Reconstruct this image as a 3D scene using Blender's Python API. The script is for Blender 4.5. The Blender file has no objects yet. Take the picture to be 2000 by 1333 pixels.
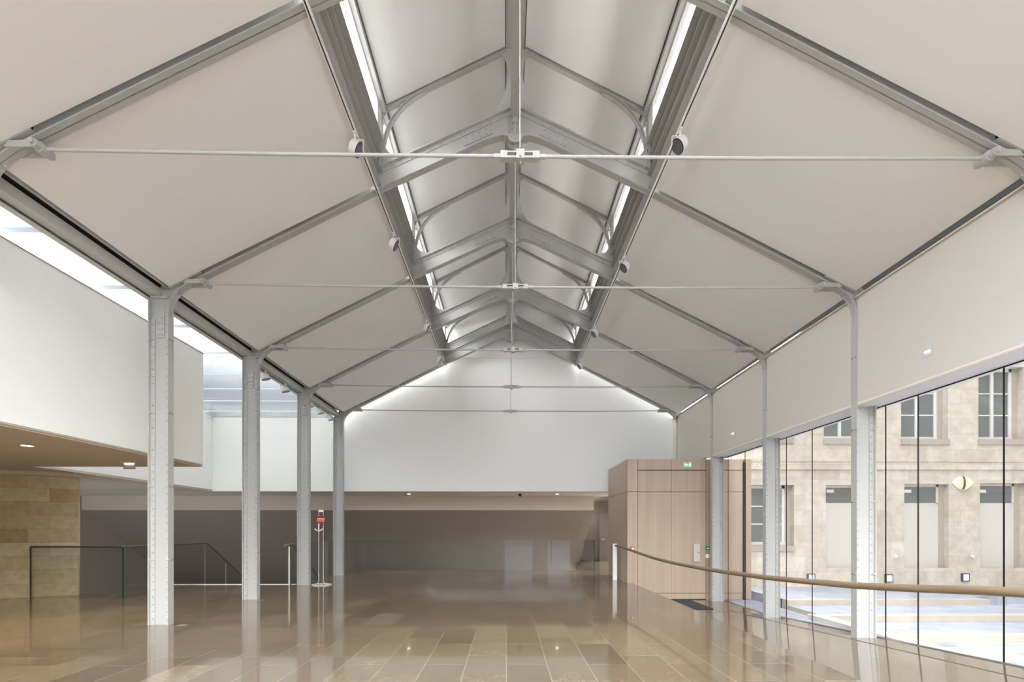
import bpy, bmesh, math, random
from mathutils import Vector, Matrix
random.seed(7)
PI = math.pi
C = bpy.context.scene.collection

# ------------------------------------------------------------------ camera, sky, exposure
FPX, YAW, EYE = 944.0, math.atan(0.01165), 1.5
cd = bpy.data.cameras.new('camera'); cam = bpy.data.objects.new('camera', cd); C.objects.link(cam)
cam.location = (0, 0, EYE); cam.rotation_euler = (PI/2, 0, -YAW)
cd.sensor_width = 36; cd.lens = FPX/2000*36; cd.shift_y = 0.18375; cd.clip_end = 300
bpy.context.scene.camera = cam
vs = bpy.context.scene.view_settings
vs.view_transform = 'Standard'; vs.look = 'None'; vs.gamma = 1; vs.use_curve_mapping = False
vs.exposure = 0.33

SKY = 25.0
w = bpy.data.worlds.new('sky'); bpy.context.scene.world = w; w.use_nodes = True
nt = w.node_tree; nt.nodes.clear()
wo = nt.nodes.new('ShaderNodeOutputWorld'); bg = nt.nodes.new('ShaderNodeBackground')
tc = nt.nodes.new('ShaderNodeTexCoord'); sx = nt.nodes.new('ShaderNodeSeparateXYZ'); cr = nt.nodes.new('ShaderNodeValToRGB')
nt.links.new(tc.outputs['Generated'], sx.inputs[0]); nt.links.new(sx.outputs['Z'], cr.inputs[0])
nt.links.new(cr.outputs[0], bg.inputs[0]); nt.links.new(bg.outputs[0], wo.inputs[0])
el = cr.color_ramp.elements
el[0].position = 0.0; el[0].color = (0.055, 0.06, 0.07, 1)
el[1].position = 1.0; el[1].color = (0.94, 0.97, 1.0, 1)
for p, c in ((0.02, (0.05, 0.07, 0.10, 1)), (0.19, (0.22, 0.235, 0.255, 1)), (0.243, (0.25, 0.268, 0.29, 1)), (0.272, (0.5, 0.53, 0.56, 1)), (0.32, (0.94, 0.97, 1.0, 1))):
    e = el.new(p); e.color = c
bg.inputs[1].default_value = SKY

def at(px, py, Y):
    """world point on the plane at depth Y that the photograph shows at (px, py)"""
    u = (px-1000)/FPX; s, c = math.sin(YAW), math.cos(YAW)
    X = Y*(u*c+s)/(c-u*s)
    return Vector((X, Y, EYE+(1034-py)/FPX*(X*s+Y*c)))

# ------------------------------------------------------------------ materials
def mat(name, col, rough=0.6, metal=0.0, spec=0.5, noise=None, bump=None):
    m = bpy.data.materials.new(name); m.use_nodes = True
    n = m.node_tree; b = n.nodes['Principled BSDF']
    b.inputs['Base Color'].default_value = (*col, 1); b.inputs['Roughness'].default_value = rough
    b.inputs['Metallic'].default_value = metal; b.inputs['Specular IOR Level'].default_value = spec
    if noise:
        sc, amt = noise
        t = n.nodes.new('ShaderNodeTexCoord'); no = n.nodes.new('ShaderNodeTexNoise')
        no.inputs['Scale'].default_value = sc; no.inputs['Detail'].default_value = 4
        mx = n.nodes.new('ShaderNodeMix'); mx.data_type = 'RGBA'
        mx.inputs[6].default_value = tuple(x*(1-amt) for x in col)+(1,)
        mx.inputs[7].default_value = tuple(min(1, x*(1+amt)) for x in col)+(1,)
        n.links.new(t.outputs['Object'], no.inputs['Vector']); n.links.new(no.outputs[0], mx.inputs[0])
        n.links.new(mx.outputs[2], b.inputs['Base Color'])
        if bump:
            bp = n.nodes.new('ShaderNodeBump'); bp.inputs['Strength'].default_value = bump; bp.inputs['Distance'].default_value = 0.005
            n.links.new(no.outputs[0], bp.inputs['Height']); n.links.new(bp.outputs[0], b.inputs['Normal'])
    return m
def emit(name, col, s):
    m = bpy.data.materials.new(name); m.use_nodes = True; b = m.node_tree.nodes['Principled BSDF']
    b.inputs['Base Color'].default_value = (*col, 1)
    b.inputs['Emission Color'].default_value = (*col, 1); b.inputs['Emission Strength'].default_value = s
    return m
def glass(name, tint=(1, 1, 1), ior=1.5):
    m = bpy.data.materials.new(name); m.use_nodes = True; n = m.node_tree; n.nodes.clear()
    o = n.nodes.new('ShaderNodeOutputMaterial'); mx = n.nodes.new('ShaderNodeMixShader'); f = n.nodes.new('ShaderNodeLayerWeight'); pw = n.nodes.new('ShaderNodeMath'); ma = n.nodes.new('ShaderNodeMath')
    t = n.nodes.new('ShaderNodeBsdfTransparent'); g = n.nodes.new('ShaderNodeBsdfGlossy')
    f.inputs['Blend'].default_value = .5; pw.operation = 'POWER'; pw.inputs[1].default_value = 5; ma.operation = 'MULTIPLY_ADD'; ma.inputs[1].default_value = .8; ma.inputs[2].default_value = .03*(ior-1)/.5
    n.links.new(f.outputs['Facing'], pw.inputs[0]); n.links.new(pw.outputs[0], ma.inputs[0]); t.inputs[0].default_value = (*tint, 1); g.inputs['Roughness'].default_value = 0.0
    n.links.new(ma.outputs[0], mx.inputs[0]); n.links.new(t.outputs[0], mx.inputs[1]); n.links.new(g.outputs[0], mx.inputs[2])
    n.links.new(mx.outputs[0], o.inputs[0]); return m

def vecswap(n, a, b, c=None):
    t = n.nodes.new('ShaderNodeTexCoord'); s = n.nodes.new('ShaderNodeSeparateXYZ'); k = n.nodes.new('ShaderNodeCombineXYZ')
    n.links.new(t.outputs['Object'], s.inputs[0]); n.links.new(s.outputs[a], k.inputs[0]); n.links.new(s.outputs[b], k.inputs[1])
    return k, t
def stone_tiles(name, cols, bw, rh, a, b, rough, mortar=0.003, mcol=(.12, .1, .08), off=0.5, coat=0.0, fine=9, bumps=0.0, spec=.5, gap=None):
    """rows of stone slabs: slabs run along axis a, rows stack along axis b"""
    m = bpy.data.materials.new(name); m.use_nodes = True; n = m.node_tree; p = n.nodes['Principled BSDF']
    k, t = vecswap(n, a, b)
    br = n.nodes.new('ShaderNodeTexBrick'); n.links.new(k.outputs[0], br.inputs['Vector'])
    br.inputs['Color1'].default_value = (0, 0, 0, 1); br.inputs['Color2'].default_value = (1, 1, 1, 1); br.inputs['Mortar'].default_value = (.5, .5, .5, 1)
    br.inputs['Scale'].default_value = 1; br.inputs['Mortar Size'].default_value = mortar; br.inputs['Mortar Smooth'].default_value = 0.1
    br.inputs['Brick Width'].default_value = bw; br.inputs['Row Height'].default_value = rh; br.offset = off; br.offset_frequency = 2; br.squash = 1
    rp = n.nodes.new('ShaderNodeValToRGB'); n.links.new(br.outputs['Color'], rp.inputs[0])
    e = rp.color_ramp.elements; e[0].color = (*cols[0], 1); e[1].color = (*cols[-1], 1)
    for i, c in enumerate(cols[1:-1]):
        q = e.new((i+1)/(len(cols)-1)); q.color = (*c, 1)
    no = n.nodes.new('ShaderNodeTexNoise'); no.inputs['Scale'].default_value = fine; no.inputs['Detail'].default_value = 6; no.inputs['Roughness'].default_value = .65
    n.links.new(t.outputs['Object'], no.inputs['Vector'])
    mr = n.nodes.new('ShaderNodeMapRange'); mr.inputs[1].default_value = .3; mr.inputs[2].default_value = .7; mr.inputs[3].default_value = .82; mr.inputs[4].default_value = 1.16
    n.links.new(no.outputs[0], mr.inputs[0])
    mu = n.nodes.new('ShaderNodeVectorMath'); mu.operation = 'SCALE'; n.links.new(rp.outputs[0], mu.inputs[0]); n.links.new(mr.outputs[0], mu.inputs['Scale'])
    mx = n.nodes.new('ShaderNodeMix'); mx.data_type = 'RGBA'; n.links.new(br.outputs['Fac'], mx.inputs[0]); n.links.new(mu.outputs[0], mx.inputs[6]); mx.inputs[7].default_value = (*mcol, 1)
    n.links.new(mx.outputs[2], p.inputs['Base Color'])
    p.inputs['Roughness'].default_value = rough; p.inputs['Coat Weight'].default_value = coat; p.inputs['Coat Roughness'].default_value = .03
    p.inputs['Specular IOR Level'].default_value = spec
    if bumps:
        bp = n.nodes.new('ShaderNodeBump'); bp.inputs['Strength'].default_value = bumps; bp.inputs['Distance'].default_value = .004
        n.links.new(no.outputs[0], bp.inputs['Height']); n.links.new(bp.outputs[0], p.inputs['Normal'])
    return m
def wood(name, c0, c1, axis='Z', rough=.45):
    m = bpy.data.materials.new(name); m.use_nodes = True; n = m.node_tree; p = n.nodes['Principled BSDF']
    t = n.nodes.new('ShaderNodeTexCoord'); mp = n.nodes.new('ShaderNodeMapping'); no = n.nodes.new('ShaderNodeTexNoise')
    sc = {'Z': (7, 7, .22), 'Y': (20, .6, 20), 'X': (.6, 20, 20)}[axis]
    mp.inputs['Scale'].default_value = sc; no.inputs['Scale'].default_value = 1.3; no.inputs['Detail'].default_value = 5
    n.links.new(t.outputs['Object'], mp.inputs[0]); n.links.new(mp.outputs[0], no.inputs['Vector'])
    r = n.nodes.new('ShaderNodeValToRGB'); r.color_ramp.elements[0].position = .3; r.color_ramp.elements[1].position = .7
    r.color_ramp.elements[0].color = (*c0, 1); r.color_ramp.elements[1].color = (*c1, 1)
    n.links.new(no.outputs[0], r.inputs[0]); n.links.new(r.outputs[0], p.inputs['Base Color'])
    p.inputs['Roughness'].default_value = rough; return m

STEEL = mat('painted_steel', (.43, .425, .41), .42, noise=(3, .03))
TRIM = mat('pale_steel', (.52, .52, .50), .4)
PANEL = mat('ceiling_panel', (.80, .79, .775), .85, spec=.2)
PLASTER = mat('white_plaster', (.90, .895, .86), .85, spec=.2)
BEIGE = mat('beige_wall', (.60, .565, .50), .85, spec=.2)
SOFFIT = mat('taupe_soffit', (.62, .53, .42), .8, spec=.2)
TAUPE = mat('taupe_band', (.74, .65, .54), .8, spec=.2)
BROWN = mat('dark_brown_wall', (.36, .30, .24), .75, spec=.25)
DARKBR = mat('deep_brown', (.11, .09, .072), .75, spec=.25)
BLACK = mat('black_rubber', (.012, .012, .013), .5)
DARKGAP = mat('shadow_gap', (.09, .09, .085), .8)
SILVER = mat('brushed_steel', (.55, .55, .55), .35, .9)
BRONZE = mat('bronze_rail', (.16, .125, .095), .4, .6)
WHITEP = mat('white_paint', (.82, .81, .79), .5)
LILAC = mat('lilac_white_lining', (.74, .72, .74), .6)
LENS = mat('grey_lens', (.10, .10, .105), .35)
RED = mat('red_enamel', (.46, .012, .008), .45)
GREEN = mat('green_plastic', (.01, .22, .06), .45)
REDP = mat('red_plastic', (.45, .03, .04), .4)
CLEAR = glass('clear_glass')
RAILGLASS = glass('balustrade_glass', (.92, .93, .925), 1.3)
GEDGE = mat('green_glass_edge', (.01, .05, .04), .15)
MATM = mat('entrance_mat', (.045, .047, .07), .95, noise=(160, .35))
FLOOR = stone_tiles('polished_limestone', [(.128, .094, .057), (.18, .135, .083), (.152, .112, .068), (.235, .18, .115)], .95, .45, 'Y', 'X', .10, .0050, (.28, .225, .16), .37, coat=.35, fine=5)
STONEW = stone_tiles('honey_stone_cladding', [(.47, .33, .155), (.70, .57, .37), (.58, .43, .23), (.82, .72, .53)], .78, .30, 'X', 'Z', .7, .0022, (.3, .22, .12), .43, fine=7)
FACADE = stone_tiles('facade_limestone', [(.60, .53, .43), (.69, .62, .52), (.64, .57, .46), (.74, .68, .59)], 1.05, .46, 'X', 'Z', .85, .004, (.52, .46, .38), .5, fine=3)
PAVE = stone_tiles('pale_paving', [(.34, .365, .43), (.39, .415, .48), (.365, .39, .455)], 1.3, .42, 'X', 'Y', .7, .006, (.45, .45, .46), .4, fine=2)
COBBLE = stone_tiles('courtyard_setts', [(.25, .285, .335), (.43, .475, .535), (.35, .39, .445), (.47, .515, .57)], .34, .2, 'X', 'Y', .7, .012, (.40, .41, .42), .45, fine=6)
STEPM = mat('limestone_step', (.50, .44, .365), .8, noise=(4, .12))
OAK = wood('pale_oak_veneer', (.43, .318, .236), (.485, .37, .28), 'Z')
DOAK = wood('dark_oak_veneer', (.33, .245, .19), (.39, .29, .225), 'Z')  # darker oak for the pilaster and the lettering
RAILW = wood('handrail_beech', (.175, .125, .078), (.22, .162, .105), 'Y')
CREAM = mat('cream_door_panel', (.72, .68, .60), .6)
WINGL = mat('far_window_glass', (.17, .185, .185), .08, spec=.8)
VELUM = bpy.data.materials.new('white_blade'); VELUM.use_nodes = True
_n = VELUM.node_tree; _n.nodes.clear(); _o = _n.nodes.new('ShaderNodeOutputMaterial'); _t = _n.nodes.new('ShaderNodeBsdfTranslucent'); _t.inputs[0].default_value = (.42, .46, .50, 1)
_d = _n.nodes.new('ShaderNodeBsdfDiffuse'); _d.inputs[0].default_value = (.5, .5, .5, 1); _a = _n.nodes.new('ShaderNodeAddShader')
_n.links.new(_t.outputs[0], _a.inputs[0]); _n.links.new(_d.outputs[0], _a.inputs[1]); _n.links.new(_a.outputs[0], _o.inputs[0])
L_WARM = emit('warm_lamp', (1, .78, .5), 14)
L_COOL = emit('cool_lamp', (.92, .95, 1), 9)
L_SHELL = emit('alabaster_glow', (.75, .62, .36), .55)
L_GREEN = emit('green_sign_light', (.03, .5, .08), .5)
L_WHITE = emit('white_pictogram', (.8, 1, .85), 2.2)

# ------------------------------------------------------------------ mesh helpers
class MB:
    def __init__(s): s.v = []; s.f = []; s.smooth = False
    def add(s, vs_, fs_):
        k = len(s.v); s.v += [tuple(x) for x in vs_]; s.f += [tuple(i+k for i in f) for f in fs_]; return s
    def box(s, x0, x1, y0, y1, z0, z1):
        return s.add([(x0,y0,z0),(x1,y0,z0),(x1,y1,z0),(x0,y1,z0),(x0,y0,z1),(x1,y0,z1),(x1,y1,z1),(x0,y1,z1)],
                     [(0,3,2,1),(4,5,6,7),(0,1,5,4),(1,2,6,5),(2,3,7,6),(3,0,4,7)])
    def prism(s, pts, axis, a, b):
        """closed polygon pts in the two other axes, extruded along axis from a to b"""
        f = {'Y': lambda p, t: (p[0], t, p[1]), 'Z': lambda p, t: (p[0], p[1], t), 'X': lambda p, t: (t, p[0], p[1])}[axis]
        n = len(pts)
        return s.add([f(p, a) for p in pts]+[f(p, b) for p in pts],
                     [tuple(range(n)), tuple(range(2*n-1, n-1, -1))]+[(i, (i+1) % n, (i+1) % n+n, i+n) for i in range(n)])
    def strip(s, A, B, axis, a, b):
        """solid between two polylines A and B of equal length, thick along axis"""
        f = {'Y': lambda p, t: (p[0], t, p[1]), 'X': lambda p, t: (t, p[0], p[1]), 'Z': lambda p, t: (p[0], p[1], t)}[axis]
        n = len(A); V = [f(p, a) for p in A]+[f(p, a) for p in B]+[f(p, b) for p in A]+[f(p, b) for p in B]; F = []
        for i in range(n-1):
            F += [(i, i+1, n+i+1, n+i), (2*n+i, 3*n+i, 3*n+i+1, 2*n+i+1), (i, 2*n+i, 2*n+i+1, i+1), (n+i, n+i+1, 3*n+i+1, 3*n+i)]
        F += [(0, n, 3*n, 2*n), (n-1, 3*n-1, 4*n-1, 2*n-1)]
        return s.add(V, F)
    def cyl(s, p0, p1, r0, r1=None, seg=16, caps=True):
        r1 = r0 if r1 is None else r1; p0 = Vector(p0); p1 = Vector(p1); d = (p1-p0).normalized()
        a = d.orthogonal().normalized(); b = d.cross(a); V = []
        for p, r in ((p0, r0), (p1, r1)):
            V += [p+(a*math.cos(2*PI*i/seg)+b*math.sin(2*PI*i/seg))*r for i in range(seg)]
        F = [(i, (i+1) % seg, (i+1) % seg+seg, i+seg) for i in range(seg)]
        if caps: F += [tuple(range(seg-1, -1, -1)), tuple(range(seg, 2*seg))]
        s.smooth = True; return s.add(V, F)
    def tube(s, path, r, seg=12, sy=1.0):
        path = [Vector(p) for p in path]; V = []; n = len(path); up = Vector((0, 0, 1))
        for i, p in enumerate(path):
            d = (path[min(i+1, n-1)]-path[max(i-1, 0)]).normalized()
            a = d.cross(up) if abs(d.z) < .95 else d.cross(Vector((0, 1, 0))); a.normalize(); b = a.cross(d).normalized()
            V += [p+a*math.cos(2*PI*k/seg)*r+b*math.sin(2*PI*k/seg)*r*sy for k in range(seg)]
        F = [(i*seg+k, i*seg+(k+1) % seg, (i+1)*seg+(k+1) % seg, (i+1)*seg+k) for i in range(n-1) for k in range(seg)]
        F += [tuple(range(seg-1, -1, -1)), tuple(range((n-1)*seg, n*seg))]
        s.smooth = True; return s.add(V, F)
    def rivet(s, p, nrm, r=.016, seg=8):
        p = Vector(p); d = Vector(nrm).normalized(); a = d.orthogonal().normalized(); b = d.cross(a); V = []
        r *= 1.25
        for rr, h in ((1, 0), (.85, .5), (.4, .85)):
            V += [p+(a*math.cos(2*PI*i/seg)+b*math.sin(2*PI*i/seg))*r*rr+d*r*h for i in range(seg)]
        F = [(j*seg+i, j*seg+(i+1) % seg, (j+1)*seg+(i+1) % seg, (j+1)*seg+i) for j in range(2) for i in range(seg)]
        F += [tuple(range(2*seg, 3*seg)), tuple(range(seg-1, -1, -1))]
        s.smooth = True; return s.add(V, F)
    def flip(s, xc):
        """mirror everything about the plane X = xc"""
        s.v = [(2*xc-x, y, z) for x, y, z in s.v]; return s
    def link(s, name, m, parent=None):
        o0 = origin(parent) if parent else Vector((0, 0, 0))
        me = bpy.data.meshes.new(name); me.from_pydata([Vector(v)-o0 for v in s.v], [], s.f)
        bm = bmesh.new(); bm.from_mesh(me); bmesh.ops.recalc_face_normals(bm, faces=bm.faces); bm.to_mesh(me); bm.free()
        me.materials.append(m)
        if s.smooth:
            me.polygons.foreach_set('use_smooth', [True]*len(me.polygons)); me.set_sharp_from_angle(angle=math.radians(38))
        o = bpy.data.objects.new(name, me); C.objects.link(o)
        if parent: o.parent = parent
        return o
def origin(o):
    v = Vector((0, 0, 0))
    while o: v = v+o.location; o = o.parent
    return v
def tag(o, label, cat, group=None, kind=None):
    o['label'] = label; o['category'] = cat
    if group: o['group'] = group
    if kind: o['kind'] = kind
    return o
def thing(name, label, cat, loc, group=None):
    o = bpy.data.objects.new(name, None); C.objects.link(o); o.location = loc; o.empty_display_size = .1
    return tag(o, label, cat, group)
def single(name, mb, m, label, cat, group=None):
    """one-mesh thing whose origin sits at its own base"""
    x = [v[0] for v in mb.v]; y = [v[1] for v in mb.v]; z = [v[2] for v in mb.v]
    p = Vector(((min(x)+max(x))/2, (min(y)+max(y))/2, min(z)))
    mb.v = [tuple(Vector(v)-p) for v in mb.v]; o = mb.link(name, m); o.location = p
    return tag(o, label, cat, group)
def struct(name, mb, m, parent=None):
    o = mb.link(name, m, parent)
    if not parent: o['kind'] = 'structure'
    return o
def copy_tree(o, loc, label, parent=None):
    c = o.copy(); C.objects.link(c)
    if parent: c.parent = parent
    else: c.location = loc; c['label'] = label
    for ch in list(o.children): copy_tree(ch, None, None, c)
    return c
def bez(p0, p1, p2, n=8, p3=None):
    out = []
    for i in range(n+1):
        t = i/n
        if p3 is None: out.append(tuple((1-t)**2*a+2*t*(1-t)*b+t*t*c for a, b, c in zip(p0, p1, p2)))
        else: out.append(tuple((1-t)**3*a+3*t*(1-t)**2*b+3*t*t*(1-t)*c+t**3*d for a, b, c, d in zip(p0, p1, p2, p3)))
    return out
def offset(path, d):
    out = []
    for i, p in enumerate(path):
        a = path[max(i-1, 0)]; b = path[min(i+1, len(path)-1)]
        t = Vector((b[0]-a[0], b[1]-a[1])).normalized(); out.append((p[0]-t.y*d, p[1]+t.x*d))
    return out
def rampz(y): return 0.0 if y < 3.9 else (-.46 if y > 11.2 else -.46*(y-3.9)/7.3)

XC = .14                                          # ridge line of the hall
TR = [4.97, 7.655, 10.34, 13.025, 15.71]          # the five roof trusses in view
NTH = ['nearest to the camera', 'second from the camera', 'third from the camera', 'fourth from the camera', 'farthest of five']
BACK = 16.1
SOFZ = 2.75
# ------------------------------------------------------------------ floor
m = MB(); m.prism([(-16, -5), (3.5, -5), (3.5, 13.36), (3.34, 13.36), (3.34, 17.45), (3.34, 22.6), (3.2, 22.6), (3.2, 17.6), (-5.68, 17.6), (-5.68, 13.22), (-9.05, 13.22), (-9.12, 11.33), (-16, 11.33)], 'Z', -.35, 0)
m.box(3.34, 6.5, 15.9, 22.6, -.35, 0)
struct('floor', m, FLOOR)
m = MB(); m.prism([(-5, 0), (3.9, 0), (11.2, -.46), (13.5, -.46), (13.5, -.8), (-5, -.8)], 'X', 3.5, 5.97); struct('floor', m, FLOOR)
m = MB(); m.strip([(2.2, .003), (3.9, .003), (11.2, -.457), (11.7, -.457)], [(2.2, -.01), (3.9, -.01), (11.2, -.47), (11.7, -.47)], 'X', 5.40, 5.425); struct('trim_1', m, BRONZE)
m = MB(); m.box(-9.05, -5.68, 13.05, 13.22, .0, .004); struct('trim_2', m, PLASTER)
# ------------------------------------------------------------------ walls and ceilings
def hZ(u): return 5.27+(5.38-u)*.5                 # underside of the lower roof at distance u from the ridge
# end wall, in one plane from the skylight side to the right wall
m = MB(); m.prism([(-9.75, SOFZ), (5.58, SOFZ), (5.58, 5.5), (XC+2.3, 7.6), (XC+2.3, 8.6), (XC, 9.7), (XC-2.3, 8.6), (XC-2.3, 7.6), (-5.7, 5.6), (-9.75, 5.6)], 'Y', BACK, BACK+.12)
struct('wall_back', m, PLASTER)
m = MB(); m.box(5.565, 5.70, 2.3, BACK, 3.50, 5.17); struct('wall_right', m, BEIGE)
m = MB(); m.box(5.53, 5.70, 2.3, BACK, 5.171, 5.19); struct('trim_3', m, BEIGE)
m = MB(); m.box(5.565, 5.97, 2.3, 13.34, 3.455, 3.499); struct('trim_4', m, LILAC)
m = MB(); m.box(5.972, 6.1, 2.3, 13.34, 3.456, 4.2); struct('trim_5', m, LILAC)
m = MB(); m.box(5.560, 5.5649, 2.3, 13.34, 3.455, 3.475); struct('trim_6', m, SOFFIT)
# white block on the left with its soffit
m = MB(); m.prism([(-16, -5), (-6.09, -5), (-6.09, 9.78), (-16, 9.78)], 'Z', 2.80, 5.03); struct('wall_left', m, PLASTER)
m = MB(); m.box(-6.10, -6.088, 2, 9.70, 2.765, 2.78); m.box(-6.088, -6.080, -5, 9.78, 5.02, 5.034); struct('trim_7', m, BROWN)
m = MB(); m.prism([(-16, -5), (-6.10, -5), (-6.10, 9.78), (-9.45, 9.78), (-9.75, 16.08), (-9.7, 16.1), (-16, 16.1)], 'Z', SOFZ, 2.80); struct('ceiling', m, SOFFIT)
m = MB(); m.prism([(-9.45, 9.78), (-9.72, 16.1), (-9.84, 16.1), (-9.57, 9.78)], 'Z', 2.80, 5.6); struct('wall_skylight', m, PLASTER)
m = MB(); m.box(-16, 6.5, BACK+.001, 18.42, SOFZ+.0, 2.9); struct('ceiling', m, TAUPE)
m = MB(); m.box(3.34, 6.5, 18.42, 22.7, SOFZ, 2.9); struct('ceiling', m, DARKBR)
# taupe bulkhead and the slanting dark face of the auditorium under it
m = MB(); m.box(-16, 3.34, 18.4, 18.6, 2.215, SOFZ); struct('wall_bulkhead', m, TAUPE)
m = MB(); m.prism([(18.4, 2.214), (24.2, -1.50), (24.2, -4), (25, -4), (25, 2.214)], 'X', -16, 3.33); struct('wall_auditorium', m, BROWN)
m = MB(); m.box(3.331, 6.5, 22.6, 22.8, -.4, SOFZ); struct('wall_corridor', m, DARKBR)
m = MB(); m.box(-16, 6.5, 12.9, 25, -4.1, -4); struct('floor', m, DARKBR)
m = MB(); m.box(-16.2, -16, -5, 25, -4, 5); struct('wall_far_left', m, BROWN)
# honey stone wall, set at an angle
m = MB(); m.prism([(-9.68, 11.06), (-16, 8.22), (-16, 8.6), (-9.9, 11.34)], 'Z', 0, SOFZ); sw = struct('wall_stone', m, STONEW)
m = MB(); m.prism([(-9.66, 11.16), (-9.60, 10.85), (-16, 7.75), (-16, 8.4)], 'Z', 2.67, SOFZ-.001); struct('ceiling', m, SOFFIT)
# rear wall behind the camera, with two tall openings to the court
m = MB()
for a, b in ((-16, -.15), (2.15, 3.45), (5.3, 6.1)): m.box(a, b, -5.2, -5, -.3, 3.6)
m.box(-16, 6.1, -5.2, -5, 3.0, 3.6); struct('wall_rear', m, BEIGE)
m = MB(); m.prism([(-5.7, 5.2), (XC, 8.9), (5.7, 5.2), (5.7, 5.35), (XC, 9.05), (-5.7, 5.35)], 'Y', -2.8, 2.28); struct('ceiling', m, PANEL)  # unseen roof piece, added to cut the sky light from behind
# lower roof lining, two slopes per bay
ys = [2.285]+TR
for k in range(5):
    for sgn in (-1, 1):
        a, b = ys[k]+.085, ys[k+1]-.085
        P = [(XC+sgn*5.38, hZ(5.38)), (XC+sgn*2.19, hZ(2.19)), (XC+sgn*2.19, hZ(2.19)+.03), (XC+sgn*5.38, hZ(5.38)+.03)]
        m = MB(); m.prism(P, 'Y', a, b); struct('ceiling', m, PANEL)
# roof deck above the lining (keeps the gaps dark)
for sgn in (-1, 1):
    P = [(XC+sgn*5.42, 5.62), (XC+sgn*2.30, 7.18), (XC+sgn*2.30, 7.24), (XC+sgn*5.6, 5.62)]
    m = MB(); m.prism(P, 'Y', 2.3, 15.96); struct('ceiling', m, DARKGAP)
# lantern roof lining
for k in range(5):
    a, b = (ys[k]+.05, ys[k+1]-.05)
    for sgn in (-1, 1):
        P = [(XC+sgn*2.02, 8.17), (XC+sgn*.16, 9.10), (XC+sgn*.16, 9.14), (XC+sgn*2.02, 8.21)]
        m = MB(); m.prism(P, 'Y', a, b); struct('ceiling', m, PANEL)
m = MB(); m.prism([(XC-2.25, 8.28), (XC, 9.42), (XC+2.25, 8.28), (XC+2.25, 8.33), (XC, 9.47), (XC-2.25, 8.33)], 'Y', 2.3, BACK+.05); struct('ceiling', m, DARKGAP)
m = MB(); m.box(5.52, 5.75, 2.3, BACK, 5.36, 5.64); struct('eave_gap_shade_right', m, DARKGAP)  # dark filler in the right eave gap, its shade put into the colour
# lantern end wall
m = MB(); m.prism([(XC-2.1, 7.2), (XC+2.1, 7.2), (XC+2.1, 8.2), (XC, 9.3), (XC-2.1, 8.2)], 'Y', BACK-.03, BACK-.001); struct('wall_lantern', m, PLASTER)

# ------------------------------------------------------------------ riveted columns
def column(D, side, i):
    """side -1: free-standing row on the left; +1: row along the window wall"""
    xh = 5.41; e = .065
    z0 = 0.0 if side < 0 else (rampz(D) if i < 4 else 3.45); z1 = 5.14
    t = thing('steel_column', ('pale grey riveted steel column in the free-standing left row, ' if side < 0 else 'pale grey riveted steel column against the right glass wall, ')
              + {1: 'nearest of its row', 2: 'second of its row', 3: 'third of its row', 4: 'last of its row before the end wall'}[i], 'column', (XC+side*(xh+.155), D, z0), 'riveted columns under the roof')
    s = side
    X = lambda u: XC+s*u
    bx = lambda mb, u0, u1, y0, y1, a, b: mb.box(min(X(u0), X(u1)), max(X(u0), X(u1)), y0, y1, a, b)
    m = MB(); bx(m, xh+.012, xh+.298, D-.006, D+.006, z0, z1); bx(m, xh+.02, xh+.29, D-.05, D+.05, z1-.03, z1); m.link('web_plate', STEEL, t)
    m = MB(); bx(m, xh, xh+.012, D-e, D+e, z0, 4.80); m.link('flange', STEEL, t)
    m = MB(); bx(m, xh+.298, xh+.31, D-e, D+e, z0, z1-.04); bx(m, xh+.31, xh+.316, D-e, D+e, z0, 4.45); m.link('flange', STEEL, t)
    for u0, u1, ur in ((xh+.012, xh+.075, xh+.045), (xh+.235, xh+.298, xh+.262)):
        m = MB(); bx(m, u0, u1, D-.024, D+.024, z0, 4.8)
        z = z0+.10; k = 0
        while z < 4.75:
            m.rivet((X(ur), D-.024, z), (0, -1, 0), .0145)
            if k % 10 == 8:
                m.rivet((X(xh+.005 if ur < xh+.1 else xh+.29), D-.05, z), (0, -1, 0), .013)
                m.rivet((X(xh), D-.035, z), (-s, 0, 0), .013); m.rivet((X(xh), D+.035, z), (-s, 0, 0), .013)
            z += .115; k += 1
        m.link('angle_bar', STEEL, t)
    if s < 0:
        m = MB(); bx(m, xh+.09, xh+.215, D-.02, D-.006, 4.50, 4.86)
        for a in range(4):
            for u in (xh+.125, xh+.185): m.rivet((X(u), D-.02, 4.55+a*.087), (0, -1, 0), .015)
        m.link('splice_plate', STEEL, t)
for i in range(1, 5):
    column(TR[i], -1, i); column(TR[i], 1, i)

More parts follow.
